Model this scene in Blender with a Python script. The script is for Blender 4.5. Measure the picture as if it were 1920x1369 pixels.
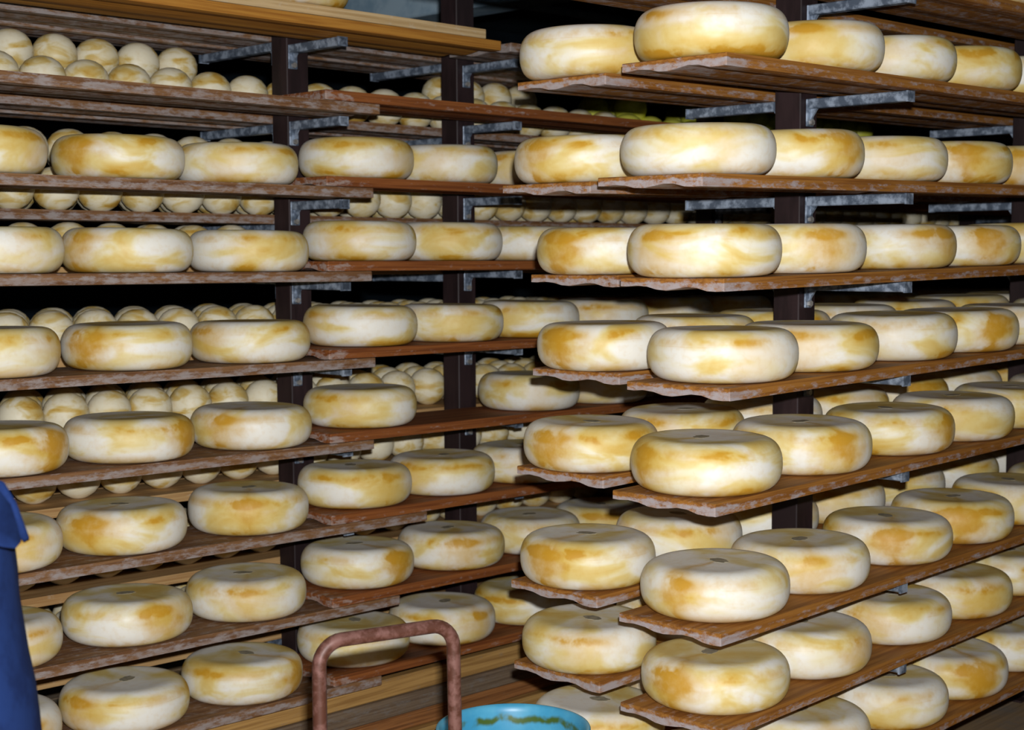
import bpy, bmesh, math, random
from mathutils import Vector, Matrix

random.seed(7)
scene = bpy.context.scene
for o in list(bpy.data.objects):
    bpy.data.objects.remove(o)
C = scene.collection

# ------------------------------------------------------------------ camera
# world: X runs along the racks, Y across them (away from the photographer), Z up, floor at 0
EYE = 1.65
YAW, PITCH, ROLL = 0.8042, 0.07524, -0.005013
fw = Vector((math.sin(YAW), math.cos(YAW), 0)); rt = Vector((math.cos(YAW), -math.sin(YAW), 0)); up = Vector((0, 0, 1))
F = fw * math.cos(PITCH) - up * math.sin(PITCH)
U = up * math.cos(PITCH) + fw * math.sin(PITCH)
RX = rt * math.cos(ROLL) + U * math.sin(ROLL)
UY = -rt * math.sin(ROLL) + U * math.cos(ROLL)
cam_data = bpy.data.cameras.new('camera')
cam = bpy.data.objects.new('camera', cam_data); C.objects.link(cam)
cam.matrix_world = Matrix(((RX.x, UY.x, -F.x, 0), (RX.y, UY.y, -F.y, 0), (RX.z, UY.z, -F.z, EYE), (0, 0, 0, 1)))
cam_data.sensor_width = 36.0
cam_data.lens = 2817.7 / 1920 * 36.0
cam_data.clip_start = 0.05
cam_data.dof.use_dof = True
cam_data.dof.focus_distance = 3.7
cam_data.dof.aperture_fstop = 5.0
scene.camera = cam

# ------------------------------------------------------------------ light
world = bpy.data.worlds.new('world'); scene.world = world
world.use_nodes = True
world.node_tree.nodes['Background'].inputs[0].default_value = (0.55, 0.68, 0.9, 1)
world.node_tree.nodes['Background'].inputs[1].default_value = 0.002
fl = bpy.data.lights.new('camera_flash', 'AREA')
fl.shape = 'RECTANGLE'; fl.size = 0.05; fl.size_y = 0.035
fl.energy = 164; fl.color = (0.985, 0.985, 1.0)
fo = bpy.data.objects.new('camera_flash', fl); C.objects.link(fo)
fp = Vector((0, 0, EYE)) + rt * 0.045 + up * 0.125 + fw * 0.03
fo.location = fp
fo.rotation_euler = (F * 4 + Vector((0, 0, EYE)) - fp).to_track_quat('-Z', 'Y').to_euler()
scene.view_settings.view_transform = 'Standard'
scene.view_settings.look = 'None'
scene.view_settings.exposure = 0.0
scene.view_settings.gamma = 1.0
scene.view_settings.use_curve_mapping = False

# ------------------------------------------------------------------ node helpers
class NT:
    def __init__(s, name):
        s.m = bpy.data.materials.new(name); s.m.use_nodes = True
        s.t = s.m.node_tree; s.t.nodes.clear()
        s.out = s.t.nodes.new('ShaderNodeOutputMaterial')
        s.b = s.t.nodes.new('ShaderNodeBsdfPrincipled')
        s.t.links.new(s.b.outputs[0], s.out.inputs[0])
    def n(s, typ, **kw):
        nd = s.t.nodes.new(typ)
        for k, v in kw.items(): setattr(nd, k, v)
        return nd
    def put(s, sock, v):
        if v is None: return
        if hasattr(v, 'is_output'): s.t.links.new(v, sock)
        else:
            sock.default_value = v
    def math(s, op, a, b=None, c=None, clamp=False):
        nd = s.n('ShaderNodeMath', operation=op); nd.use_clamp = clamp
        s.put(nd.inputs[0], a); s.put(nd.inputs[1], b); s.put(nd.inputs[2], c)
        return nd.outputs[0]
    def vmath(s, op, a, b=None):
        nd = s.n('ShaderNodeVectorMath', operation=op)
        s.put(nd.inputs[0], a); s.put(nd.inputs[1], b)
        return nd.outputs[0]
    def noise(s, vec, scale, detail=3, rough=0.55, dist=0.0):
        nd = s.n('ShaderNodeTexNoise')
        s.put(nd.inputs['Vector'], vec); nd.inputs['Scale'].default_value = scale
        nd.inputs['Detail'].default_value = detail; nd.inputs['Roughness'].default_value = rough
        nd.inputs['Distortion'].default_value = dist
        return nd.outputs['Fac']
    def step(s, v, lo, hi, a=0.0, b=1.0):
        nd = s.n('ShaderNodeMapRange', interpolation_type='SMOOTHSTEP')
        s.put(nd.inputs['Value'], v)
        nd.inputs['From Min'].default_value = lo; nd.inputs['From Max'].default_value = hi
        nd.inputs['To Min'].default_value = a; nd.inputs['To Max'].default_value = b
        return nd.outputs['Result']
    def mix(s, f, a, b):
        nd = s.n('ShaderNodeMix', data_type='RGBA')
        s.put(nd.inputs[0], f); s.put(nd.inputs[6], a); s.put(nd.inputs[7], b)
        return nd.outputs[2]
    def objco(s): return s.n('ShaderNodeTexCoord').outputs['Object']
    def rand(s): return s.n('ShaderNodeObjectInfo').outputs['Random']
    def shifted(s, k=37.0):
        """object coordinates moved by the object's own random number"""
        r = s.math('MULTIPLY', s.rand(), k)
        cb = s.n('ShaderNodeCombineXYZ'); s.put(cb.inputs[0], r); s.put(cb.inputs[1], s.math('MULTIPLY', r, 1.7)); s.put(cb.inputs[2], s.math('MULTIPLY', r, 0.6))
        return s.vmath('ADD', s.objco(), cb.outputs[0])
    def scaled(s, vec, sc): return s.vmath('MULTIPLY', vec, sc)
    def bump(s, h, strength, dist=0.002):
        nd = s.n('ShaderNodeBump'); s.put(nd.inputs['Height'], h)
        nd.inputs['Strength'].default_value = strength; nd.inputs['Distance'].default_value = dist
        s.put(s.b.inputs['Normal'], nd.outputs[0])
    def done(s, col, rough=0.6, spec=0.5, metal=0.0):
        s.put(s.b.inputs['Base Color'], col); s.put(s.b.inputs['Roughness'], rough)
        s.b.inputs['Specular IOR Level'].default_value = spec
        s.b.inputs['Metallic'].default_value = metal
        return s.m

def srgb(r, g, b):
    f = lambda c: (c / 255 / 12.92) if c / 255 <= 0.04045 else ((c / 255 + 0.055) / 1.055) ** 2.4
    return (f(r), f(g), f(b), 1)

def mat_cheese(name, base, pale, stain, deep, amount=1.0, big=True):
    t = NT(name)
    oc = t.objco(); sh = t.shifted()
    sep = t.n('ShaderNodeSeparateXYZ'); t.put(sep.inputs[0], oc)
    x, y, z = sep.outputs
    H = 0.125 if big else 0.125
    zn = t.math('DIVIDE', z, H)
    n1 = t.noise(sh, 9 if big else 20, 4, 0.6)
    n2 = t.noise(sh, 26 if big else 50, 3, 0.6)
    n3 = t.noise(t.scaled(sh, (1, 1, 2.2)), 5.5 if big else 12, 3, 0.5, 0.6)
    # broad stained patches
    patch = t.step(n3, 0.50, 0.74)
    if big:
        ang = t.math('ARCTAN2', y, x)
        # two stained patches at set places on the rind: around +X and, weaker, opposite-right
        a1 = t.math('MULTIPLY', t.math('ABSOLUTE', t.math('ADD', ang, t.math('MULTIPLY_ADD', n1, 1.1, -0.55))), 1.45)
        zz = t.math('ABSOLUTE', t.math('MULTIPLY_ADD', zn, 1.0, -0.56))
        d1 = t.math('ADD', a1, t.math('MULTIPLY', t.math('MULTIPLY_ADD', n2, 0.8, 0.6), t.math('MULTIPLY', zz, 1.1)))
        p1 = t.step(d1, 1.15, 0.2)
        at = t.n('ShaderNodeAttribute'); at.attribute_type = 'OBJECT'; at.attribute_name = 'stain'
        patch = t.math('MAXIMUM', t.math('MULTIPLY', patch, 0.7), t.math('MULTIPLY', p1, at.outputs['Fac']))
        # upper shoulder and lower edge bands, broken by noise
        sh1 = t.math('MULTIPLY', t.step(t.math('ABSOLUTE', t.math('ADD', zn, -0.80)), 0.19, 0.0), t.step(n1, 0.34, 0.62))
        lo1 = t.math('MULTIPLY', t.step(zn, 0.30, 0.04), t.step(n1, 0.42, 0.60))
        seam = t.math('MULTIPLY', t.step(t.math('ABSOLUTE', t.math('ADD', t.math('MULTIPLY_ADD', n3, 0.05, zn), -0.735)), 0.03, 0.004), t.step(n1, 0.36, 0.55))
        patch = t.math('ADD', patch, t.math('MULTIPLY', t.math('MAXIMUM', sh1, lo1), 0.7), clamp=True)
        patch = t.math('MAXIMUM', patch, t.math('MULTIPLY', seam, 0.45))
    patch = t.math('MULTIPLY', patch, t.math('MULTIPLY_ADD', n2, 0.6, 0.62 * amount))
    c = t.mix(t.step(n3, 0.40, 0.62), pale, base)
    c = t.mix(t.math('MULTIPLY', t.step(t.noise(sh, 55, 2), 0.45, 0.75), 0.16), c, stain)
    c = t.mix(t.math('MINIMUM', patch, 0.95), c, stain)
    c = t.mix(t.math('MULTIPLY', t.step(patch, 0.60, 1.0), 0.5), c, deep)
    t.bump(t.noise(sh, 130, 3), 0.12, 0.001)
    return t.done(c, t.step(n2, 0.2, 0.8, 0.44, 0.58), 0.42)

def mat_wood(name, col, dark, mould, mould_lo, mould_hi, end_len=0.0, grain=1.0, below=0.11):
    """board wood: grain along local X, pale mould in blotches, more of it within end_len of the board's near end"""
    t = NT(name)
    sh = t.shifted(); oc = t.objco()
    sep = t.n('ShaderNodeSeparateXYZ'); t.put(sep.inputs[0], oc)
    g = t.noise(t.scaled(sh, (1.3, 26, 60)), 2.2, 4, 0.6, 0.4)
    g2 = t.noise(t.scaled(sh, (3, 14, 25)), 3.0, 3, 0.6)
    c = t.mix(t.math('MULTIPLY', t.step(g, 0.35, 0.7), grain), col, dark)
    m = t.noise(t.scaled(sh, (1.0, 1.6, 3.0)), 20, 6, 0.72)
    if end_len > 0:
        e = t.step(sep.outputs[0], end_len, 0.0, 0.0, 0.16)
        under = t.step(sep.outputs[2], 0.024, 0.016, 0.0, below)
        m = t.math('ADD', t.math('ADD', m, e), under)
    mk = t.math('MULTIPLY', t.step(m, mould_lo, mould_hi), t.step(g2, 0.25, 0.6, 0.55, 1.0))
    c = t.mix(mk, c, mould)
    t.bump(t.math('ADD', g, m), 0.35, 0.003)
    return t.done(c, 0.72, 0.25)

CREAM = mat_cheese('cheese_rind', srgb(230, 214, 150), srgb(239, 237, 226), srgb(210, 166, 42), srgb(188, 126, 14))
BALL = mat_cheese('small_cheese_rind', srgb(220, 200, 138), srgb(238, 230, 202), srgb(202, 160, 58), srgb(176, 124, 32), 0.9, False)
BALLG = mat_cheese('green_wax', srgb(212, 214, 62), srgb(226, 224, 90), srgb(190, 188, 40), srgb(170, 168, 20), 0.8, False)
W_NEAR = mat_wood('near_board_wood', srgb(160, 108, 46), srgb(124, 76, 28), srgb(168, 158, 158), 0.665, 0.90, 0.20, 1.0, 0.21)
W_MOULD = mat_wood('mouldy_board_wood', srgb(132, 96, 62), srgb(98, 64, 38), srgb(152, 142, 138), 0.48, 0.72, 0.02)
W_RED = mat_wood('reddish_board_wood', srgb(142, 84, 40), srgb(106, 56, 24), srgb(160, 140, 130), 0.66, 0.82, 0.16)
W_TOP = mat_wood('ochre_board_wood', srgb(182, 128, 52), srgb(150, 96, 34), srgb(190, 160, 110), 0.66, 0.8)
W_PALE = mat_wood('pale_board_wood', srgb(206, 178, 132), srgb(176, 144, 96), srgb(200, 190, 170), 0.55, 0.75)
W_BACK = mat_wood('tan_board_wood', srgb(190, 154, 104), srgb(160, 120, 74), srgb(196, 180, 160), 0.60, 0.76)

def mat_plain(name, col, col2, scale, rough, spec=0.4, metal=0.0, bump=0.0, stretch=(1, 1, 1), lo=0.4, hi=0.65):
    t = NT(name); sh = t.shifted()
    n = t.noise(t.scaled(sh, stretch), scale, 4, 0.62)
    if bump: t.bump(n, bump, 0.002)
    return t.done(t.mix(t.step(n, lo, hi), col, col2), rough, spec, metal)

POST = mat_plain('dark_post_paint', srgb(36, 25, 26), srgb(50, 36, 37), 14, 0.55, 0.3, 0, 0.1, (1, 1, 0.2))
GALV = mat_plain('galvanised_steel', srgb(88, 100, 116), srgb(164, 178, 196), 30, 0.5, 0.5, 0.25, 0.15)
BOLT = mat_plain('bolt_steel', srgb(150, 146, 140), srgb(190, 186, 180), 60, 0.4, 0.5, 0.5)
RUST = mat_plain('rusty_tube', srgb(84, 50, 38), srgb(118, 82, 74), 38, 0.5, 0.45, 0.1, 0.2)
RUBBER = mat_plain('black_rubber', srgb(26, 26, 27), srgb(40, 38, 38), 20, 0.7)
STAMP = mat_plain('stamp_ink', srgb(166, 158, 134), srgb(134, 130, 112), 60, 0.6, 0.3)
CEIL = mat_plain('ceiling_paint', srgb(44, 62, 72), srgb(34, 48, 58), 3, 0.8, 0.2)
WALL = mat_plain('wall_plaster', srgb(26, 36, 44), srgb(18, 26, 34), 2, 0.9, 0.1)
BEAM = mat_plain('beam_paint', srgb(186, 212, 228), srgb(150, 182, 204), 6, 0.6, 0.3)
BLUE = mat_plain('blue_cotton', srgb(26, 46, 92), srgb(20, 36, 76), 18, 0.9, 0.1, 0, 0.15)
NAVY = mat_plain('dark_trousers', srgb(34, 36, 46), srgb(26, 28, 36), 20, 0.9, 0.1)
SKIN = mat_plain('skin', srgb(224, 172, 142), srgb(208, 150, 122), 16, 0.5, 0.4)
HAIR = mat_plain('hair', srgb(70, 48, 30), srgb(50, 34, 22), 60, 0.6, 0.3, 0, 0.4, (1, 1, 0.15))
LEATHER = mat_plain('shoe_leather', srgb(36, 28, 24), srgb(26, 20, 18), 30, 0.45)

def mat_tub():
    t = NT('turquoise_plastic'); sh = t.shifted(); oc = t.objco()
    sep = t.n('ShaderNodeSeparateXYZ'); t.put(sep.inputs[0], oc)
    n = t.noise(sh, 8, 4, 0.6); n2 = t.noise(t.scaled(sh, (1, 1, 0.25)), 16, 3)
    c = t.mix(t.step(n, 0.35, 0.7), srgb(66, 156, 196), srgb(92, 176, 208))
    # green-brown residue clinging in a broken ring a little below the rim, with runs
    ring = t.step(t.math('ABSOLUTE', t.math('ADD', t.math('MULTIPLY_ADD', n2, 0.05, sep.outputs[2]), -0.478)), 0.014, 0.003)
    c = t.mix(t.math('MULTIPLY', ring, t.step(n, 0.36, 0.5)), c, srgb(74, 100, 40))
    return t.done(c, 0.38, 0.5)
TUB = mat_tub()

def mat_floor():
    t = NT('floor_plank_wood'); sh = t.shifted(61); r = t.rand()
    g = t.noise(t.scaled(sh, (0.8, 24, 24)), 2.0, 4, 0.6, 0.5)
    d = t.noise(sh, 3.2, 4, 0.65)
    a = t.mix(t.step(r, 0.35, 0.5), srgb(160, 134, 100), srgb(212, 172, 108))
    a = t.mix(t.step(r, 0.68, 0.74), a, srgb(166, 116, 70))
    c = t.mix(t.math('MULTIPLY', t.step(g, 0.4, 0.7), 0.55), a, srgb(92, 72, 52))
    c = t.mix(t.math('MULTIPLY', t.step(d, 0.46, 0.68), 0.7), c, srgb(128, 124, 118))
    t.bump(g, 0.3, 0.003)
    return t.done(c, 0.7, 0.3)
FLOORM = mat_floor()

# ------------------------------------------------------------------ mesh helpers
def mesh_from(bm, name, mat, smooth=False):
    me = bpy.data.meshes.new(name); bm.normal_update(); bm.to_mesh(me); bm.free()
    me.materials.append(mat)
    if smooth:
        for p in me.polygons: p.use_smooth = True
    return me
def link(name, me, parent=None, loc=None, rot=None):
    o = bpy.data.objects.new(name, me); C.objects.link(o)
    if parent: o.parent = parent
    if loc is not None: o.location = loc
    if rot is not None: o.rotation_euler = rot
    return o
def tag(o, label, cat, group=None, kind=None):
    o['label'] = label
    if cat: o['category'] = cat
    if group: o['group'] = group
    if kind: o['kind'] = kind
    return o
def box(bm, x0, x1, y0, y1, z0, z1, bev=0.0):
    r = bmesh.ops.create_cube(bm, size=1.0)
    vs = r['verts']
    for v in vs:
        v.co = Vector(((x0 + x1) / 2 + v.co.x * (x1 - x0), (y0 + y1) / 2 + v.co.y * (y1 - y0), (z0 + z1) / 2 + v.co.z * (z1 - z0)))
    if bev:
        es = list({e for v in vs for e in v.link_edges})
        bmesh.ops.bevel(bm, geom=es, offset=bev, segments=1, affect='EDGES')
def lathe(prof, seg=48, close=False):
    """surface of revolution about Z from (r, z) points; r = 0 ends become poles"""
    bm = bmesh.new(); rings = []
    for r, z in prof:
        if r < 1e-6: rings.append([bm.verts.new((0, 0, z))])
        else: rings.append([bm.verts.new((r * math.cos(2 * math.pi * i / seg), r * math.sin(2 * math.pi * i / seg), z)) for i in range(seg)])
    pairs = list(zip(rings, rings[1:]))
    if close: pairs.append((rings[-1], rings[0]))
    for a, b in pairs:
        for i in range(seg):
            j = (i + 1) % seg
            if len(a) == 1 and len(b) == 1: continue
            if len(a) == 1: bm.faces.new((a[0], b[j], b[i]))
            elif len(b) == 1: bm.faces.new((a[i], a[j], b[0]))
            else: bm.faces.new((a[i], a[j], b[j], b[i]))
    bmesh.ops.recalc_face_normals(bm, faces=bm.faces)
    return bm
def tube(bm, pts, rad, seg=12, cap=True):
    """round tube through a list of points (radius may be a list)"""
    pts = [Vector(p) for p in pts]; rings = []
    rads = rad if isinstance(rad, (list, tuple)) else [rad] * len(pts)
    prev = None
    for i, p in enumerate(pts):
        d = (pts[min(i + 1, len(pts) - 1)] - pts[max(i - 1, 0)]).normalized()
        a = prev if prev is not None else (Vector((0, 0, 1)) if abs(d.z) < 0.9 else Vector((1, 0, 0)))
        s = (a - d * a.dot(d)).normalized(); prev = s
        q = d.cross(s)
        rings.append([bm.verts.new(p + (s * math.cos(2 * math.pi * k / seg) + q * math.sin(2 * math.pi * k / seg)) * rads[i]) for k in range(seg)])
    for a, b in zip(rings, rings[1:]):
        for k in range(seg):
            bm.faces.new((a[k], a[(k + 1) % seg], b[(k + 1) % seg], b[k]))
    if cap:
        bm.faces.new(rings[0][::-1]); bm.faces.new(rings[-1])
    bmesh.ops.recalc_face_normals(bm, faces=bm.faces)
def wobble(bm, amp, freq, seed, zscale=1.0):
    from mathutils import noise
    for v in bm.verts:
        n = noise.noise_vector(v.co * freq + Vector((seed * 3.1, seed * 1.7, seed)))
        v.co += Vector((n.x * amp, n.y * amp, n.z * amp * zscale))

_A = 'zeroth first second third fourth fifth sixth seventh eighth ninth tenth eleventh twelfth thirteenth fourteenth fifteenth sixteenth seventeenth eighteenth nineteenth'.split()
ORD = _A + [t_ + ('ieth' if u == 0 else 'y-' + _A[u]) for t_ in ('twent', 'thirt', 'fort', 'fift') for u in range(10)]

# ------------------------------------------------------------------ rack geometry (metres)
# right rack: boards on plane Y = 2.06 ..; left rack turned a little, its front edge at Y = 3.70 - 0.0313 X
RZ = {0: 2.307, 1: 2.043, 2: 1.766, 3: 1.5244, 4: 1.2673, 5: 1.0015, 6: 0.6895, 7: 0.4612, 8: 0.2181}     # underside height at X = 0
R_TILT = 0.01088
LZ = {-1: 2.352, 0: 2.103, 1: 1.8413, 2: 1.5810, 3: 1.3081, 4: 1.0478, 5: 0.7917, 6: 0.5309, 7: 0.2806}
L_TILT = -0.00649
L_DIR = -0.0313
BW, BT = 0.31, 0.030
def RP(x, d, z): return Vector((x, 2.06 + d, z + R_TILT * x))
def LP(x, d, z):
    """point on the left rack: x along, d behind its front edge, z above the floor (before tilt)"""
    return Vector((x - d * L_DIR, 3.70 + L_DIR * x + d, z + L_TILT * x))
R_ROT = (0, -R_TILT, 0)
L_ROT = (0, -L_TILT, L_DIR)

# ------------------------------------------------------------------ setting
def plane_box(name, x0, x1, y0, y1, z0, z1, mat):
    bm = bmesh.new(); box(bm, x0, x1, y0, y1, z0, z1)
    o = link(name, mesh_from(bm, name, mat)); o['kind'] = 'structure'; return o
fl_o = plane_box('floor', -2.6, 13.2, -2.6, 8.2, -0.16, -0.022, WALL)
fl_o['label'] = 'weathered brown and grey plank floor under the racks'
PW = 0.17
for i in range(76):
    y0 = -2.45 + i * (PW + 0.004)
    if y0 > 8.0: break
    for (xa, xb) in ((-2.45, 2.4 + 0.9 * ((i * 7) % 5 - 2) / 2), (None, 13.0)):
        if xa is None: xa = last + 0.004
        last = xb
        bm = bmesh.new(); box(bm, 0, xb - xa, 0, PW, -0.022, 0.0, 0.003)
        link('plank', mesh_from(bm, 'plank', FLOORM), fl_o, (xa, y0, 0))
plane_box('wall_back', -2.6, 13.2, 8.0, 8.2, -0.022, 3.3, WALL)['label'] = 'dark wall far behind the racks'
plane_box('wall_right', 13.0, 13.2, -2.6, 8.0, -0.022, 3.3, WALL)['label'] = 'dark wall at the far end of the racks'
plane_box('wall_left', -2.6, -2.45, -2.6, 8.0, -0.022, 3.3, WALL)['label'] = 'dark wall beside the aisle'
plane_box('wall_front', -2.45, 13.0, -2.6, -2.45, -0.022, 3.3, WALL)['label'] = 'dark wall behind the photographer'
plane_box('ceiling', -2.6, 13.2, -2.6, 8.2, 3.3, 3.45, CEIL)['label'] = 'dark blue ceiling above the racks'
bm = bmesh.new(); box(bm, 5.06, 5.27, -2.45, 8.0, 2.80, 3.3, 0.008)
o = link('trim_1', mesh_from(bm, 'trim_1', BEAM)); o['kind'] = 'structure'; o['label'] = 'pale blue painted ceiling beam crossing the racks'
bm = bmesh.new(); tube(bm, [(-2.45, 4.99, 2.815), (13.0, 4.93, 2.815)], 0.022, 12)
o = link('trim_2', mesh_from(bm, 'trim_2', BEAM, True)); o['kind'] = 'structure'; o['label'] = 'thin pale pipe running along under the ceiling'

# ------------------------------------------------------------------ boards
def board_mesh(length, width, seed, mat, ribs=True):
    """cheese board: flat top, underside with lengthwise ribs that show as a scalloped end"""
    rnd = random.Random(seed)
    if ribs:
        prof = [(1.00, .030), (.93, .0315), (.84, .030), (.74, .0225), (.64, .0215), (.55, .026), (.45, .030), (.36, .0285), (.27, .022), (.16, .0195), (.07, .022), (.0, .0215)]
    else:
        prof = [(1, .03), (.5, .03), (0, .03)]
    bm = bmesh.new(); rings = []
    nseg = 8
    xs = [0, 0.004] + [length * (i / nseg) for i in range(1, nseg)] + [length - 0.004, length]
    for i, x in enumerate(xs):
        e = 0.002 if i in (0, len(xs) - 1) else 0
        ring = [bm.verts.new((x, e, BT - e)), bm.verts.new((x, width - e, BT - e))]
        for k, (s, th) in enumerate(reversed(prof)):
            jit = (rnd.random() - 0.5) * 0.0012 if i else 0
            # s = 1 at the front (local y = 0), 0 at the back
            ring.append(bm.verts.new((x, width * (1 - s) + (e if s == 1 else -e if s == 0 else 0), BT - th + jit + e * 0.5)))
        rings.append(ring)
    for a, b in zip(rings, rings[1:]):
        n = len(a)
        for k in range(n):
            bm.faces.new((a[k], a[(k + 1) % n], b[(k + 1) % n], b[k]))
    bm.faces.new(rings[0]); bm.faces.new(rings[-1][::-1])
    bmesh.ops.recalc_face_normals(bm, faces=bm.faces)
    return mesh_from(bm, 'cheese_board', mat)

def add_board(P, x0, x1, d, z, rot, mat, label, group, width=BW, seed=0, ribs=True):
    o = link('cheese_board', board_mesh(x1 - x0, width, seed, mat, ribs), None, P(x0, d, z), rot)
    tag(o, label, 'board', group)
    return o

RF_END = {0: 2.40, 1: 2.85, 2: 2.76, 3: 2.845, 4: 2.87, 5: 2.815, 6: 2.84, 7: 2.845, 8: 2.84}
RB_END = {0: 2.60, 1: 2.965, 2: 2.905, 3: 3.015, 4: 3.02, 5: 2.955, 6: 2.93, 7: 2.94, 8: 2.95}
for k in range(0, 9):
    where = 'above the first wheel row' if k == 0 else 'under the %s wheel row from top' % ORD[k]
    add_board(RP, RF_END[k], 5.35, 0, RZ[k], R_ROT, W_NEAR, 'near brown board of the right rack ' + where, 'near boards of the right rack', seed=k)
    add_board(RP, RB_END[k], 6.3, 0.46, RZ[k], R_ROT, W_NEAR, 'rear brown board of the right rack ' + where, 'rear boards of the right rack', seed=20 + k)
LA_END = {-1: 3.68, 0: 3.15, 1: 3.12, 2: 3.11, 3: 3.12, 4: 3.11, 5: 3.33, 6: 3.21, 7: 3.13}
for k in range(-1, 8):
    mat = W_TOP if k == -1 else W_MOULD
    where = {-1: 'at the top edge of the picture', 0: 'with small cheeses showing above it'}.get(k) or 'under the %s wheel row' % ORD[k]
    add_board(LP, 1.25, LA_END[k], 0, LZ[k], L_ROT, mat, 'mottled board at left of the left rack ' + where if k >= 0 else 'ochre board of the left rack ' + where, 'front boards at the left of the left rack', seed=40 + k)
    if k >= 0:
        add_board(LP, 2.935, 5.45, 0, LZ[k] + BT + 0.002, L_ROT, W_RED, 'reddish board lapped onto a mottled one, left rack, ' + where, 'front boards beyond the first post of the left rack', seed=60 + k)
        add_board(LP, 5.47, 8.9, 0, LZ[k] + BT + 0.002, L_ROT, W_RED, 'far reddish left-rack board behind the right rack ' + where, 'far boards of the left rack', seed=80 + k)
add_board(LP, 1.25, 3.62, 0.01, LZ[-1] + BT + 0.004, L_ROT, W_PALE, 'pale board lying on the topmost ochre board', 'front boards at the left of the left rack', seed=99, width=0.29)
add_board(LP, 3.72, 5.6, 0.0, LZ[-1], L_ROT, W_MOULD, 'short board end beyond the second post at the top', 'front boards beyond the first post of the left rack', seed=98)
# back side of the left rack: two narrow boards side by side, carrying the small cheeses
LBZ = {-1: 2.400, 0: 2.130, 1: 1.797, 2: 1.626, 3: 1.354, 4: 1.098, 5: 0.901, 6: 0.638, 7: 0.385}     # tops less tilt
for k in range(-1, 8):
    for j, d in enumerate((0.475, 0.735)):
        where = {-1: 'at the very top', 0: 'under the topmost small cheeses'}.get(k) or 'behind the %s wheel row' % ORD[k]
        add_board(LP, 1.25, 8.9, d, LBZ[k] - BT, L_ROT, W_MOULD if k <= 1 else W_BACK, '%s tan board at the back of the left rack %s' % (('nearer', 'farther')[j], where),
                  'back boards of the left rack', width=0.25, seed=110 + k * 2 + j)

# heavy planks stacked on the floor under the lowest front boards of the left rack
PL_TAN = mat_wood('tan_plank_wood', srgb(184, 144, 84), srgb(146, 108, 58), srgb(140, 128, 112), 0.56, 0.8)
PL_GREY = mat_wood('grey_plank_wood', srgb(122, 104, 84), srgb(92, 74, 58), srgb(120, 114, 108), 0.48, 0.7)
PL_BROWN = mat_wood('brown_plank_wood', srgb(158, 106, 60), srgb(112, 70, 38), srgb(120, 104, 90), 0.58, 0.8)
for i, (z0, z1, d0, mat, nm) in enumerate(((0.0, 0.062, 0.035, PL_TAN, 'ochre plank lying lowest in the stack under the left rack'), (0.063, 0.122, 0.065, PL_BROWN, 'brown plank second from the floor under the left rack'),
                                           (0.123, 0.186, 0.05, PL_GREY, 'dark grey plank second from top under the left rack'), (0.187, 0.250, 0.062, PL_TAN, 'tan plank on top of the stack under the left rack'))):
    bm = bmesh.new(); box(bm, 0, 4.4 - 0.1 * (i % 2), 0, (0.36 if i < 3 else 0.102) - d0, 0, z1 - z0, 0.004)
    p = LP(1.9 + 0.07 * (i % 3), d0, 0); p.z = z0
    tag(link('timber_plank', mesh_from(bm, 'timber_plank', mat), None, p, (0, 0, L_DIR)), nm, 'plank', 'planks stacked under the left rack')

# ------------------------------------------------------------------ posts with cantilever arms
def arm_mesh(length, sgn):
    """galvanised box arm reaching along -Y (sgn -1) or +Y (sgn 1) from the post, with a hooked plate on the post"""
    bm = bmesh.new()
    y0, y1 = (0.0, length * sgn)
    box(bm, -0.016, 0.016, min(y0, y1), max(y0, y1), -0.028, 0.0, 0.003)
    box(bm, -0.019, 0.019, min(y1, y1 - 0.006 * sgn), max(y1, y1 - 0.006 * sgn), -0.030, 0.0, 0.0)
    return mesh_from(bm, 'arm', GALV)
def plate_mesh(sgn):
    bm = bmesh.new()
    box(bm, -0.018, 0.018, min(0, 0.006 * sgn), max(0, 0.006 * sgn), -0.078, 0.0, 0.002)
    # gusset under the arm
    a = [bm.verts.new((sx, 0.008 * sgn + yy * sgn, zz)) for sx in (-0.004, 0.004) for (yy, zz) in ((0, -0.027), (0.022, -0.027), (0, -0.058))]
    for f in ((0, 1, 2), (5, 4, 3), (0, 3, 4, 1), (1, 4, 5, 2), (2, 5, 3, 0)): bm.faces.new([a[i] for i in f])
    bmesh.ops.recalc_face_normals(bm, faces=bm.faces)
    return mesh_from(bm, 'plate', GALV)
def bolt_mesh(sgn):
    bm = bmesh.new(); tube(bm, [(0, 0.004 * sgn, 0), (0, 0.016 * sgn, 0)], 0.009, 6)
    return mesh_from(bm, 'bolt', BOLT)
PM = {s: plate_mesh(s) for s in (-1, 1)}; BM_ = {s: bolt_mesh(s) for s in (-1, 1)}
AMESH = {}
def arm(length, s):
    key = (round(length, 3), s)
    if key not in AMESH: AMESH[key] = arm_mesh(length, s)
    return AMESH[key]
HALF = 0.0435
def add_post(base, rz, arms, label, height=3.29):
    root = link('rack_post', None, None, base, (0, 0, rz))
    tag(root, label, 'post', 'dark posts carrying the shelf arms')
    bm = bmesh.new(); box(bm, -HALF, HALF, -HALF, HALF, 0.008, height, 0.003)
    link('column', mesh_from(bm, 'column', POST), root)
    bm = bmesh.new(); box(bm, -0.09, 0.09, -0.055, 0.055, 0.0, 0.008, 0.001)
    link('foot_plate', mesh_from(bm, 'foot_plate', POST), root)
    for (z, s, ln, dx) in arms:
        a = link('arm', arm(ln, s), root, (dx, s * HALF, z))
        link('plate', PM[s], a, (0, 0, 0))
        link('bolt', BM_[s], a, (0, 0, -0.066))
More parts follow.
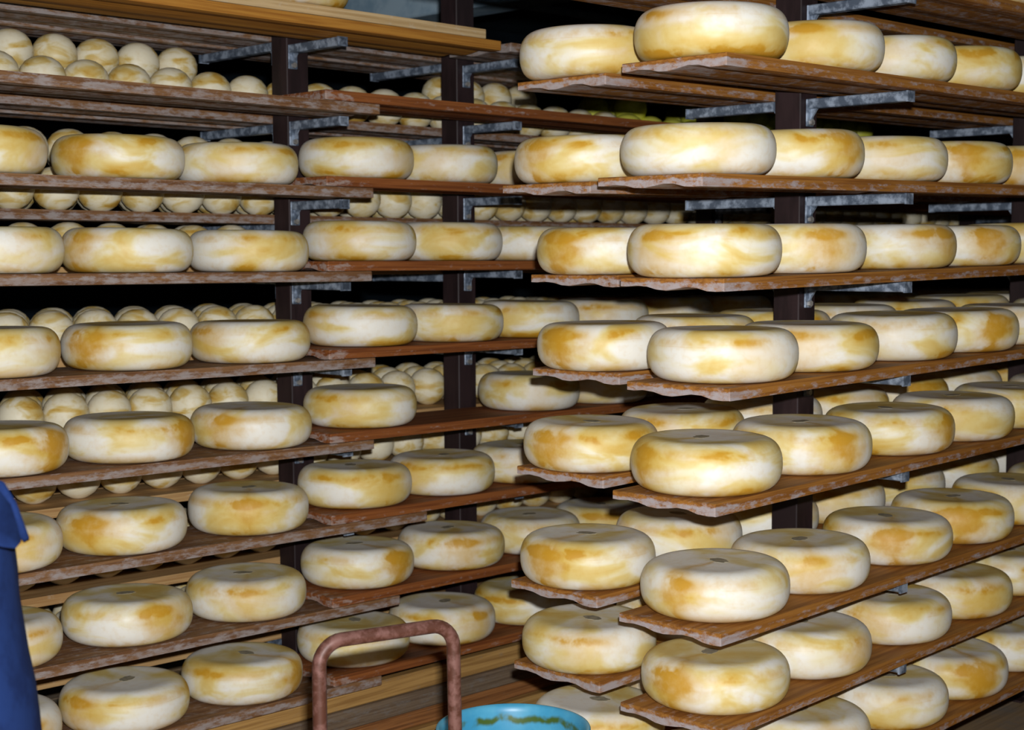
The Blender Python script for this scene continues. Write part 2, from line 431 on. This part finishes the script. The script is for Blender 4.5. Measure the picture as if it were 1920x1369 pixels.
def rack_post(P, x, d, zs_front, zs_back, rz, label, fl_, bl_, dx=0.0):
    p = P(x, d, 0.0)
    tilt = p.z
    arms = [(z + tilt - 0.0026, -1, fl_, dx) for z in zs_front] + [(z + tilt - 0.0026, 1, bl_, dx) for z in zs_back]
    add_post((p.x, p.y, 0), rz, arms, label)
rzs = [RZ[k] for k in range(9)]
lf = [LZ[k] for k in range(-1, 8)]
lf2 = [LZ[-1]] + [LZ[k] + BT + 0.002 for k in range(0, 8)]
lb = [LBZ[k] - BT for k in range(-1, 8)]
rack_post(RP, 3.725, 0.385, rzs, rzs, 0, 'dark post rising through the middle of the right rack', 0.325, 0.34)
rack_post(RP, 5.235, 0.385, rzs, rzs, 0, 'dark post of the right rack at the right picture edge', 0.325, 0.34)
rack_post(LP, 3.11, 0.42, lf, lb, L_DIR, 'dark post between the two lengths of the left rack, leftmost post', 0.27, 0.44, -0.022)
rack_post(LP, 3.86, 0.42, lf2, lb, L_DIR, 'dark post behind the left rack boards, middle of the picture', 0.27, 0.44)
rack_post(LP, 5.34, 0.42, lf2, lb, L_DIR, 'dark post of the left rack glimpsed between right rack boards', 0.27, 0.44)
rack_post(LP, 1.42, 0.42, lf, lb, L_DIR, 'dark post of the left rack left of the picture', 0.27, 0.44)
rack_post(LP, 7.6, 0.42, lf2, lb, L_DIR, 'farthest dark post of the left rack, deep behind the right rack', 0.27, 0.44)

# ------------------------------------------------------------------ big wheels
def wheel_mesh(seed):
    prof = []
    R, H, r0 = 0.186, 0.125, 0.128
    prof.append((0, 0.0))
    for r in (0.06, 0.11): prof.append((r, 0.0))
    n = 18
    for i in range(n + 1):
        a = -math.pi / 2 + math.pi * i / n
        c, s_ = math.cos(a), math.sin(a)
        prof.append((r0 + (R - r0) * abs(c) ** 0.78, H / 2 + H / 2 * math.copysign(abs(s_) ** 0.86, s_)))
    for r in (0.115, 0.06): prof.append((r, H - 0.0015))
    prof.append((0, H - 0.002))
    bm = lathe(prof, 64)
    wobble_low = random.Random(seed)
    ph = [wobble_low.random() * 6.28 for _ in range(4)]
    for v in bm.verts:
        a = math.atan2(v.co.y, v.co.x)
        k = 1 + 0.006 * math.sin(2 * a + ph[0]) + 0.004 * math.sin(3 * a + ph[1])
        v.co.x *= k; v.co.y *= k
        if v.co.z > 0.02: v.co.z *= 1 + 0.014 * math.sin(a + ph[2]) * min(1, v.co.xy.length / 0.15)
    return mesh_from(bm, 'cheese_wheel', CREAM, True)
WHEELS = [wheel_mesh(i) for i in range(5)]
def stamp_mesh(seed):
    rnd = random.Random(seed); bm = bmesh.new(); top = []; bot = []
    for i in range(18):
        a = 2 * math.pi * i / 18; r = 0.019 * (1 + 0.25 * (rnd.random() - 0.5)); e = 1.5
        top.append(bm.verts.new((r * e * math.cos(a), r * math.sin(a), 0.0004))); bot.append(bm.verts.new((r * e * math.cos(a), r * math.sin(a), -0.001)))
    bm.faces.new(top)
    for i in range(18): bm.faces.new((bot[i], bot[(i + 1) % 18], top[(i + 1) % 18], top[i]))
    bmesh.ops.recalc_face_normals(bm, faces=bm.faces)
    return mesh_from(bm, 'stamp', STAMP)
STAMPS = [stamp_mesh(i) for i in range(3)]
wheels = []      # (object, rack, row, x)
def add_wheel(P, rot, x, d, ztop, rack, row, frac=None, strength=0.8, scale=1.0, stamp=False):
    i = len(wheels)
    rnd = random.Random(1000 + i * 13)
    loc = P(x, d, ztop + 0.0008)
    o = link('round_cheese', WHEELS[i % 5], None, loc)
    # frac: where across the visible width the main stain sits (-1 left edge .. 1 right edge)
    if frac is None:
        frac = rnd.uniform(-0.95, 0.95); strength = rnd.choice((0.25, 0.5, 0.75))
    toward = math.atan2(-loc.y, -loc.x)             # direction to the photographer's side of the rind
    ang = toward + math.asin(max(-0.98, min(0.98, frac)))
    q = Matrix.Rotation(ang, 4, 'Z')
    tl = Matrix.Rotation(rot[1], 4, 'Y')
    o.rotation_euler = (tl @ q).to_euler()
    s = scale
    o.scale = (s, s, 1 + rnd.uniform(-0.03, 0.03))
    o['stain'] = float(strength)
    if stamp:
        c = link('stamp', STAMPS[i % 3], o, (rnd.uniform(-.012, .012), rnd.uniform(-.012, .012), 0.1235), (0, 0, rnd.uniform(0, 3)))
    wheels.append((o, rack, row, x))
    return o

RF_X = {1: [3.004, 3.454, 3.846, 4.250], 2: [2.953, 3.355, 3.803, 4.203], 3: [2.981, 3.376, 3.884, 4.263], 4: [3.059, 3.442, 3.880, 4.260],
        5: [2.992, 3.413, 3.868, 4.248], 6: [3.031, 3.413, 3.869, 4.261], 7: [3.034, 3.427, 3.872, 4.254], 8: [3.0, 3.43, 3.857, 4.235]}
RF_S = {1: [(-.75, .5), (.0, .6), (-.3, .5), (.2, .3)], 2: [(.15, .35), (.75, .9), (.1, .4), (.3, .9)], 3: [(-.6, .6), (.45, .8), (.85, .8), (.5, .9)],
        4: [(.35, .3), (-.1, .5), (-.3, .3), (.7, 1.)], 5: [(-.85, .9), (.55, .9), (.93, .9), (.0, .5)], 6: [(-.55, .9), (.1, .7), (.15, .9), (.2, .9)],
        7: [(-.6, 1.), (.8, .7), (-.4, .7), (.6, .7)], 8: [(.2, .5), (.4, .6), (.1, .3), (.6, 1.)]}
for k in range(1, 9):
    xs = list(RF_X[k]); st = list(RF_S[k])
    while xs[-1] < 5.0: xs.append(xs[-1] + 0.395); st.append((None, None))
    for x, (fr, sg) in zip(xs, st):
        d = 0.155 + (0.012 if (k, x) == (3, 3.884) else 0)
        add_wheel(RP, R_ROT, x, d, RZ[k] + BT, 'right_near', k, fr, sg if sg is not None else .5, 1.01 if x < 3.1 else 1.0, k >= 5)
RB_X = {1: 3.081, 2: 3.058, 3: 3.145, 4: 3.144, 5: 3.09, 6: 3.075, 7: 3.08, 8: 3.12}
RB_S = {1: (.6, .5), 2: (-.7, .8), 3: (-.65, .9), 4: (-.65, .95), 5: (-.6, .9), 6: (-.6, .9), 7: (-.1, .5), 8: (.3, .3)}
for k in range(1, 9):
    x = RB_X[k]
    if k == 1: ws = 7
    else: ws = 8
    for j in range(ws):
        fr, sg = RB_S[k] if j == 0 else (None, .5)
        add_wheel(RP, R_ROT, x + j * 0.405, 0.46 + 0.155, RZ[k] + BT, 'right_rear', k, fr, sg, 1.0, k >= 5)
for x in (4.42, 4.82):
    add_wheel(RP, R_ROT, x, 0.155, RZ[0] + BT, 'right_top', 0, .5, .6)
LA_X = {1: [1.892, 2.318, 2.716], 2: [1.933, 2.339, 2.751], 3: [1.917, 2.331, 2.750], 4: [1.933, 2.328, 2.751], 5: [1.907, 2.300, 2.734], 6: [1.899, 2.309, 2.721], 7: [1.888, 2.295, 2.700]}
LA_S = {1: [(.8, .6), (-.65, .95), (-.1, .4)], 2: [(.6, .2), (-.75, .8), (.0, .4)], 3: [(.95, .6), (-.6, .95), (-.75, .7)], 4: [(.8, 1.), (.85, 1.), (-.5, .8)],
        5: [(.3, .7), (-.5, .9), (.0, .8)], 6: [(.6, .4), (.55, .8), (.0, .6)], 7: [(.5, .9), (-.7, .7), (.85, 1.)]}
for k in range(1, 8):
    for x, (fr, sg) in zip(LA_X[k], LA_S[k]):
        add_wheel(LP, L_ROT, x, 0.155, LZ[k] + BT, 'left_first', k, fr, sg, 0.995, k >= 5)
LB_X = {1: [3.174, 3.552, 3.95], 2: [3.183, 3.570, 3.96], 3: [3.183, 3.576, 3.956, 4.340], 4: [3.178, 3.957, 4.34], 5: [3.150, 3.530, 3.92], 6: [3.157, 3.571, 3.96], 7: [3.136, 3.526, 3.93]}
LB_S = {1: [(.85, .5), (-.2, .4)], 2: [(-.2, .5), (-.1, .4)], 3: [(-.9, .6), (.2, .5)], 4: [(-.3, .5), (.3, .3)], 5: [(.6, .7), (-.6, .6)], 6: [(.75, 1.), (.3, .7)], 7: [(.3, .3), (.7, .7)]}
for k in range(1, 8):
    xs = list(LB_X[k]); st = list(LB_S[k])
    while xs[-1] < 8.3: xs.append(xs[-1] + 0.392)
    while len(st) < len(xs): st.append((None, .5))
    xs = [x for x in xs if not (5.27 < x < 5.66)]
    for x, (fr, sg) in zip(xs, st):
        add_wheel(LP, L_ROT, x, 0.155, LZ[k] + 2 * BT + 0.002, 'left_second', k, fr, sg, 1.0, k >= 5)
for x in (2.10, 2.51, 2.92):
    add_wheel(LP, L_ROT, x, 0.155, LZ[-1] + 2 * BT + 0.0045, 'left_top', -1, .3, .8)

# ------------------------------------------------------------------ small round cheeses on the back boards
def ball_mesh(seed, mat):
    prof = [(0, 0.0), (0.022, 0.0)]
    n = 9
    for i in range(1, n):
        a = -math.pi / 2 + math.pi * (i + 0.2) / (n + 0.4)
        c, s_ = math.cos(a), math.sin(a)
        prof.append((0.0725 * abs(c) ** 0.88, 0.069 + 0.069 * math.copysign(abs(s_) ** 0.97, s_)))
    prof += [(0.016, 0.1372), (0, 0.138)]
    bm = lathe(prof, 20)
    for v in bm.verts:
        a = math.atan2(v.co.y, v.co.x); k = 1 + 0.012 * math.sin(2 * a + seed)
        v.co.x *= k; v.co.y *= k
    return mesh_from(bm, 'small_cheese', mat, True)
BALLS = [ball_mesh(i, BALL) for i in range(4)]; BALLSG = [ball_mesh(i, BALLG) for i in range(2)]
balls = []
SP = 0.149
for k in range(0, 8):
    layers = 2 if k in (0, 1) else 1       # a second layer lies in the dips of the first
    for layer in range(layers):
        for row in range(3):
            d = 0.60 + row * 0.142
            if layer:
                if row == 2: continue
                d += 0.048
            off = (row % 2) * 0.07 + (0.0745 if layer else 0) + (k * 0.037) % 0.1
            j = 0
            x = 2.02 + off
            while x < 8.0:
                rnd = random.Random(k * 1000 + layer * 500 + row * 100 + j)
                xx = x + rnd.uniform(-.002, .002)
                skip = layer == 1 and ((k == 1 and x > 4.7) or (k == 0 and ((row == 0 and x < 4.95) or 2.98 < x < 4.05 or 4.6 < x < 4.95 or x > 7)))
                skip = skip or (k == 2 and row and min(abs(xx - q) for q in (3.11, 3.86, 5.34, 7.6)) < 0.1) or (k == 0 and layer and 5.2 < xx < 5.48)
                if not skip:
                    green = (k == 0 and x > 4.95)
                    m = (BALLSG if green else BALLS)
                    z = LBZ[k] + layer * (0.122 if k == 1 else 0.098)
                    o = link('small_cheese', m[j % len(m)], None, LP(xx, d, z + 0.0008), (0, -L_TILT, rnd.uniform(0, 6)))
                    s = 1.0 + rnd.uniform(-.03, .0); o.scale = (s, s, s)
                    balls.append([o, k, layer, row, xx, green])
                x += SP; j += 1

# ------------------------------------------------------------------ hand trolley
def trolley():
    A = Vector((1.868, 2.342, 0)); B = Vector((2.161, 2.257, 0))
    mid = (A + B) / 2; dirv = (B - A).normalized(); w = (B - A).length
    root = link('hand_trolley', None, None, (mid.x, mid.y, 0), (0, 0, math.atan2(dirv.y, dirv.x)))
    tag(root, 'rusty tubular handle of a hand trolley in the aisle beside the tub', 'trolley')
    h, r, cr = 0.868, 0.0148, 0.05
    hw = w / 2
    pts = [(-hw, 0, 0.09), (-hw, 0, 0.5)]
    for i in range(9):
        a = math.pi - (math.pi / 2) * i / 8
        pts.append((-hw + cr + cr * math.cos(a), 0, h - cr + cr * math.sin(a)))
    for i in range(9):
        a = math.pi / 2 - (math.pi / 2) * i / 8
        pts.append((hw - cr + cr * math.cos(a), 0, h - cr + cr * math.sin(a)))
    pts += [(hw + 0.004, 0, 0.5), (hw + 0.012, 0, 0.09)]
    bm = bmesh.new(); tube(bm, pts, r, 16)
    link('handle', mesh_from(bm, 'handle', RUST, True), root)
    for z in (0.18, 0.44):
        bm = bmesh.new(); tube(bm, [(-hw, 0, z), (hw + 0.006, 0, z)], 0.010, 10)
        link('crossbar', mesh_from(bm, 'crossbar', RUST, True), root)
    bm = bmesh.new(); box(bm, -hw, hw, 0.014, 0.24, 0.02, 0.028, 0.002)
    link('toe_plate', mesh_from(bm, 'toe_plate', RUST), root)
    bm = bmesh.new(); tube(bm, [(-hw - 0.05, -0.03, 0.085), (hw + 0.06, -0.03, 0.085)], 0.009, 10)
    link('axle', mesh_from(bm, 'axle', RUST, True), root)
    bm = bmesh.new(); box(bm, -hw, hw, 0.0, 0.016, 0.022, 0.12, 0.002)
    link('back_plate', mesh_from(bm, 'back_plate', RUST), root)
    for s in (-1, 1):
        bm = lathe([(0.02, -0.02), (0.06, -0.02), (0.08, -0.016), (0.085, 0), (0.08, 0.016), (0.06, 0.02), (0.02, 0.02)], 28, True)
        link('wheel', mesh_from(bm, 'wheel', RUBBER, True), root, (s * (hw + 0.035), -0.03, 0.0855), (0, math.pi / 2, 0))
trolley()

# ------------------------------------------------------------------ turquoise tub
def tub():
    H, R = 0.485, 0.189
    prof = [(0, 0.0), (0.14, 0.0), (0.15, 0.006)]
    for i in range(1, 8): prof.append((0.15 + (R - 0.012 - 0.15) * i / 8, 0.006 + (H - 0.05) * i / 8))
    prof += [(R - 0.012, H - 0.045), (R - 0.001, H - 0.04), (R, H - 0.03), (R - 0.006, H - 0.026), (R - 0.005, H - 0.012), (R + 0.002, H - 0.004), (R, H), (R - 0.006, H + 0.001), (R - 0.012, H - 0.006)]
    for i in range(8, 0, -1): prof.append((0.143 + (R - 0.016 - 0.143) * i / 8, 0.012 + (H - 0.03) * i / 8))
    prof += [(0.135, 0.012), (0, 0.01)]
    root = link('tub', mesh_from(lathe(prof, 64), 'tub', TUB, True), None, (2.608, 2.514, 0.0))
    tag(root, 'turquoise plastic tub with green residue inside its rim', 'tub')
    a = math.atan2(rt.y, rt.x) - 0.25
    bm = bmesh.new(); box(bm, R - 0.004, R + 0.02, -0.02, 0.02, H - 0.045, H - 0.028, 0.003)
    for s in (0, math.pi):
        link('lug', mesh_from(bm.copy(), 'lug', RUBBER), root, None, (0, 0, a + s))
    bm.free()
    pts = []
    for i in range(25):
        t_ = math.pi * i / 24
        pts.append(((R + 0.014) * math.cos(t_), -(R + 0.004) * math.sin(t_) * 0.97, H - 0.036 - 0.10 * math.sin(t_)))
    bm = bmesh.new(); tube(bm, pts, 0.0035, 8)
    o = link('bail_handle', mesh_from(bm, 'bail_handle', GALV, True), root, None, (0, 0, a)); o['label'] = 'thin wire bail handle hanging down'
tub()

# ------------------------------------------------------------------ person in a blue work coat, standing in profile at the left edge
def skin_mesh(name, verts, edges, radii, mat, parent, sub=2, root_i=0):
    me = bpy.data.meshes.new(name); me.from_pydata(verts, edges, []); me.materials.append(mat)
    o = link(name, me, parent)
    m = o.modifiers.new('skin', 'SKIN'); m.use_smooth_shade = True
    for v, r in zip(me.skin_vertices[0].data, radii):
        v.radius = (r, r) if not isinstance(r, tuple) else r
        v.use_root = False
    me.skin_vertices[0].data[root_i].use_root = True
    s = o.modifiers.new('sub', 'SUBSURF'); s.levels = sub; s.render_levels = sub
    return o
def loft(name, rings, mat, parent, seg=28, caps=(True, True)):
    """rings: (centre x, centre y, z, half depth, half width)"""
    bm = bmesh.new(); rs = []
    for cx, cy, z, a, b in rings:
        rs.append([bm.verts.new((cx + a * math.cos(2 * math.pi * i / seg), cy + b * math.sin(2 * math.pi * i / seg), z)) for i in range(seg)])
    for p, q in zip(rs, rs[1:]):
        for i in range(seg): bm.faces.new((p[i], p[(i + 1) % seg], q[(i + 1) % seg], q[i]))
    if caps[0]: bm.faces.new(rs[0][::-1])
    if caps[1]: bm.faces.new(rs[-1])
    bmesh.ops.recalc_face_normals(bm, faces=bm.faces)
    return link(name, mesh_from(bm, name, mat, True), parent)
def person():
    # local frame: +x = facing direction (to the picture's right), +y = away from the camera
    base = rt * (-0.855) + fw * 2.2
    root = link('person', None, None, (base.x, base.y, 0), (0, 0, math.atan2(rt.y, rt.x)))
    tag(root, 'person in a dark blue collared coat, cut off by the left edge', 'person')
    V, E, Rd = [], [], []
    def add(p, r, par=None):
        V.append(p); Rd.append(r); i = len(V) - 1
        if par is not None: E.append((par, i))
        return i
    pel = add((-0.01, 0, 0.80), 0.105)
    w_ = add((0.0, 0, 0.95), 0.10, pel); ch = add((0.0, 0, 1.12), 0.105, w_); nb = add((-0.015, 0, 1.27), 0.07, ch)
    nk = add((-0.02, 0, 1.33), 0.048, nb); hd0 = add((-0.02, 0, 1.40), 0.062, nk); hd1 = add((-0.03, 0, 1.48), 0.085, hd0); hd2 = add((-0.035, 0, 1.55), 0.062, hd1)
    jaw = add((0.035, 0, 1.395), 0.034, hd0)
    for s in (-1, 1):
        hip = add((-0.01, s * 0.09, 0.76), 0.085, pel); kn = add((0.01, s * 0.095, 0.43), 0.055, hip); an = add((-0.015, s * 0.10, 0.09), 0.035, kn)
        heel = add((-0.03, s * 0.10, 0.045), 0.035, an); toe = add((0.12, s * 0.11, 0.035), 0.028, heel)
        sh = add((-0.02, s * 0.165, 1.25), 0.055, nb); el = add((-0.055, s * 0.22, 0.98), 0.041, sh); wr = add((-0.01, s * 0.215, 0.75), 0.026, el)
        pa = add((0.005, s * 0.21, 0.69), 0.027, wr); kn2 = add((0.012, s * 0.208, 0.655), 0.026, pa)
        for j, (dx, ln) in enumerate(((-0.030, 0.058), (-0.010, 0.070), (0.011, 0.072), (0.031, 0.064))):
            f1 = add((0.012 + dx, s * 0.206, 0.640), 0.0095, kn2); f2 = add((0.016 + dx * 1.15, s * 0.200, 0.640 - ln * 0.5), 0.0085, f1); add((0.020 + dx * 1.2, s * 0.186, 0.640 - ln), 0.007, f2)
        t1 = add((0.042, s * 0.198, 0.685), 0.011, pa); t2 = add((0.058, s * 0.188, 0.66), 0.0095, t1); add((0.062, s * 0.182, 0.635), 0.008, t2)
    body = skin_mesh('body', V, E, Rd, SKIN, root, 2)
    # coat: torso rings (front edge follows the chest line), flaring towards the hem
    rings = []
    for z, xf, a, b in ((0.48, 0.135, 0.17, 0.235), (0.62, 0.150, 0.165, 0.23), (0.78, 0.155, 0.16, 0.22), (0.88, 0.153, 0.150, 0.205), (0.94, 0.149, 0.142, 0.195), (0.99, 0.144, 0.136, 0.19), (1.04, 0.134, 0.13, 0.188),
                        (1.126, 0.121, 0.122, 0.19), (1.166, 0.119, 0.12, 0.192), (1.222, 0.114, 0.116, 0.188), (1.262, 0.094, 0.104, 0.165), (1.295, 0.062, 0.082, 0.115), (1.322, 0.04, 0.066, 0.075)):
        rings.append((xf - 0.014 - a, 0, z, a, b))
    coat = loft('coat', rings, BLUE, root, 36, (True, False))
    for s in (-1, 1):
        bm = bmesh.new()
        tube(bm, [(-0.02, s * 0.135, 1.262), (-0.025, s * 0.185, 1.235), (-0.035, s * 0.205, 1.16), (-0.05, s * 0.222, 1.06), (-0.055, s * 0.225, 0.97), (-0.04, s * 0.222, 0.88), (-0.015, s * 0.217, 0.78)],
             [0.05, 0.066, 0.066, 0.06, 0.055, 0.05, 0.046], 18)
        link('sleeve', mesh_from(bm, 'sleeve', BLUE, True), coat)
        bm = bmesh.new()   # collar leaf: a folded pointed flap standing off the chest
        Pt = [(-0.065, 0.052, 1.345), (0.0, 0.058, 1.345), (0.055, 0.035, 1.325), (0.098, 0.018, 1.312), (0.117, 0.012, 1.283), (0.126, 0.014, 1.255), (0.133, 0.018, 1.229), (0.129, 0.030, 1.222),
              (0.117, 0.045, 1.227), (0.096, 0.068, 1.240), (0.05, 0.100, 1.262), (-0.02, 0.110, 1.28), (-0.07, 0.095, 1.29)]
        cpt = Vector((0.04, 0.062, 1.292))
        fr = [bm.verts.new((x, s * y, z)) for x, y, z in Pt]; bk = [bm.verts.new((x - 0.006, s * (y - 0.006), z - 0.003)) for x, y, z in Pt]
        c1 = bm.verts.new((cpt.x + 0.01, s * (cpt.y + 0.014), cpt.z)); c2 = bm.verts.new((cpt.x, s * cpt.y, cpt.z))
        n = len(Pt)
        for i in range(n):
            j = (i + 1) % n
            bm.faces.new((fr[i], fr[j], c1)); bm.faces.new((bk[j], bk[i], c2)); bm.faces.new((fr[j], fr[i], bk[i], bk[j]))
        bmesh.ops.recalc_face_normals(bm, faces=bm.faces)
        link('collar_leaf', mesh_from(bm, 'collar_leaf', BLUE, True), coat)
        bm = bmesh.new()
        tube(bm, [(-0.01, s * 0.085, 0.80), (0.0, s * 0.09, 0.62), (0.012, s * 0.095, 0.43), (0.0, s * 0.098, 0.25), (-0.012, s * 0.10, 0.085)], [0.10, 0.09, 0.075, 0.066, 0.06], 18)
        link('trouser_leg', mesh_from(bm, 'trouser_leg', NAVY, True), root)
        bm = bmesh.new()
        bmesh.ops.create_uvsphere(bm, u_segments=18, v_segments=12, radius=1.0)
        for v in bm.verts:
            v.co = Vector((0.045 + v.co.x * 0.135, s * 0.105 + v.co.y * 0.048, max(0.0, 0.035 + v.co.z * (0.05 if v.co.x < 0 else 0.036))))
        link('shoe', mesh_from(bm, 'shoe', LEATHER, True), root)
    # face and hair
    for s in (-1, 1):
        bm = bmesh.new(); bmesh.ops.create_uvsphere(bm, u_segments=10, v_segments=8, radius=0.012)
        link('eye', mesh_from(bm, 'eye', RUBBER, True), body, (0.045, s * 0.03, 1.475))
        bm = bmesh.new(); bmesh.ops.create_uvsphere(bm, u_segments=10, v_segments=8, radius=1.0)
        for v in bm.verts: v.co = Vector((v.co.x * 0.02, v.co.y * 0.008, v.co.z * 0.032))
        link('ear', mesh_from(bm, 'ear', SKIN, True), body, (-0.035, s * 0.086, 1.465))
    bm = bmesh.new(); tube(bm, [(0.045, 0, 1.485), (0.06, 0, 1.455), (0.055, 0, 1.44)], [0.008, 0.013, 0.011], 10)
    link('nose', mesh_from(bm, 'nose', SKIN, True), body)
    bm = bmesh.new(); tube(bm, [(0.046, -0.022, 1.412), (0.060, 0, 1.414), (0.046, 0.022, 1.412)], [0.003, 0.006, 0.003], 8)
    link('mouth', mesh_from(bm, 'mouth', RUST, True), body)
    bm = bmesh.new(); bmesh.ops.create_uvsphere(bm, u_segments=24, v_segments=16, radius=1.0)
    for v in bm.verts:
        zc = v.co.z
        v.co = Vector((-0.045 + v.co.x * 0.098, v.co.y * 0.092, 1.505 + v.co.z * 0.095))
        if zc < -0.2 and v.co.x > -0.05: v.co.z = 1.505 - 0.02; v.co.x = min(v.co.x, 0.01)
    link('hair', mesh_from(bm, 'hair', HAIR, True), root)
person()

# ------------------------------------------------------------------ leave out repeats the picture shows nothing of, then describe the rest
HIDDEN_SMALL = '0 24-26 28-121 128 133 146-155 163 183 194-195 209 214 216-236 245-275 283-294 296-310 317-320 322-353 356-419 443 447-448 450-454 459-460 474 484 489-496 500-501 515 526 530-538 541 554 558-580 589 598-621 631-632 636 640-661 677-781 789 802-825 827-866 868-911 914 917-942 944-945 947-982 985-986 988-1020'
HIDDEN_WHEELS = '5 11-12 18 42 48 51-52 55 57-63 65-71 79 87 95 98-103 106-111 113 138-141 144-148 152-162 174-176 181-189 193-203 208-217 221-233'
def unpack(t_):
    out = set()
    for part in t_.split():
        a, _, b = part.partition('-')
        out.update(range(int(a), int(b or a) + 1))
    return out
hs, hw = unpack(HIDDEN_SMALL), unpack(HIDDEN_WHEELS)
keep = [b for i, b in enumerate(balls) if i not in hs]
keepw = [w for i, w in enumerate(wheels) if i not in hw]
names_drop = [b[0] for i, b in enumerate(balls) if i in hs]
for i, w in enumerate(wheels):
    if i in hw: names_drop += list(w[0].children) + [w[0]]
for o in names_drop: bpy.data.objects.remove(o)

from collections import defaultdict
rows = defaultdict(list)
for o, rack, row, x in keepw: rows[(rack, row)].append((x, o))
for (rack, row), lst in rows.items():
    lst.sort(key=lambda t_: t_[0])
    for i, (x, o) in enumerate(lst):
        n = ORD[i + 1]
        if rack == 'right_near': lab = 'cream cheese wheel, right rack near board, %s row from top, %s from left' % (ORD[row], n); g = 'wheels on the near boards of the right rack'
        elif rack == 'right_rear': lab = 'cream cheese wheel, right rack rear board, %s row from top, %s from left' % (ORD[row], n); g = 'wheels on the rear boards of the right rack'
        elif rack == 'right_top': lab = 'cheese wheel cut off by the top right corner, %s from left' % n; g = 'wheels at the top of the right rack'
        elif rack == 'left_first': lab = 'cream cheese wheel left of the leftmost post, %s wheel row, %s from left' % (ORD[row], n); g = 'wheels at the left of the left rack'
        elif rack == 'left_second': lab = 'cheese wheel on reddish left-rack board, %s wheel row, %s from leftmost post' % (ORD[row], n); g = 'wheels beyond the first post of the left rack'
        else: lab = 'cheese wheel bottom peeking in above the topmost left board, %s from left' % n; g = 'wheels at the top of the left rack'
        tag(o, lab, 'cheese', g)
rows = defaultdict(list)
for o, k, layer, row, x, green in keep: rows[(k, layer, row, green)].append((x, o))
for (k, layer, row, green), lst in rows.items():
    lst.sort(key=lambda t_: t_[0])
    depth = ('front', 'middle', 'rear')[row]
    lay = ('lower', 'upper')[layer] + ' ' if k < 2 else ''
    wh = 'topmost left shelf' if k == 0 else 'behind %s left wheel row' % ORD[k]
    for i, (x, o) in enumerate(lst):
        lab = '%s cheese, %s, %s%s line, %s from left' % ('yellow-green waxed' if green else 'small round', wh, lay, depth, ORD[i + 1])
        tag(o, lab, 'cheese', 'small cheeses ' + ('on the topmost left shelf' if k == 0 else wh))
print('kept', len(keep), 'small,', len(keepw), 'wheels; dropped', len(names_drop))
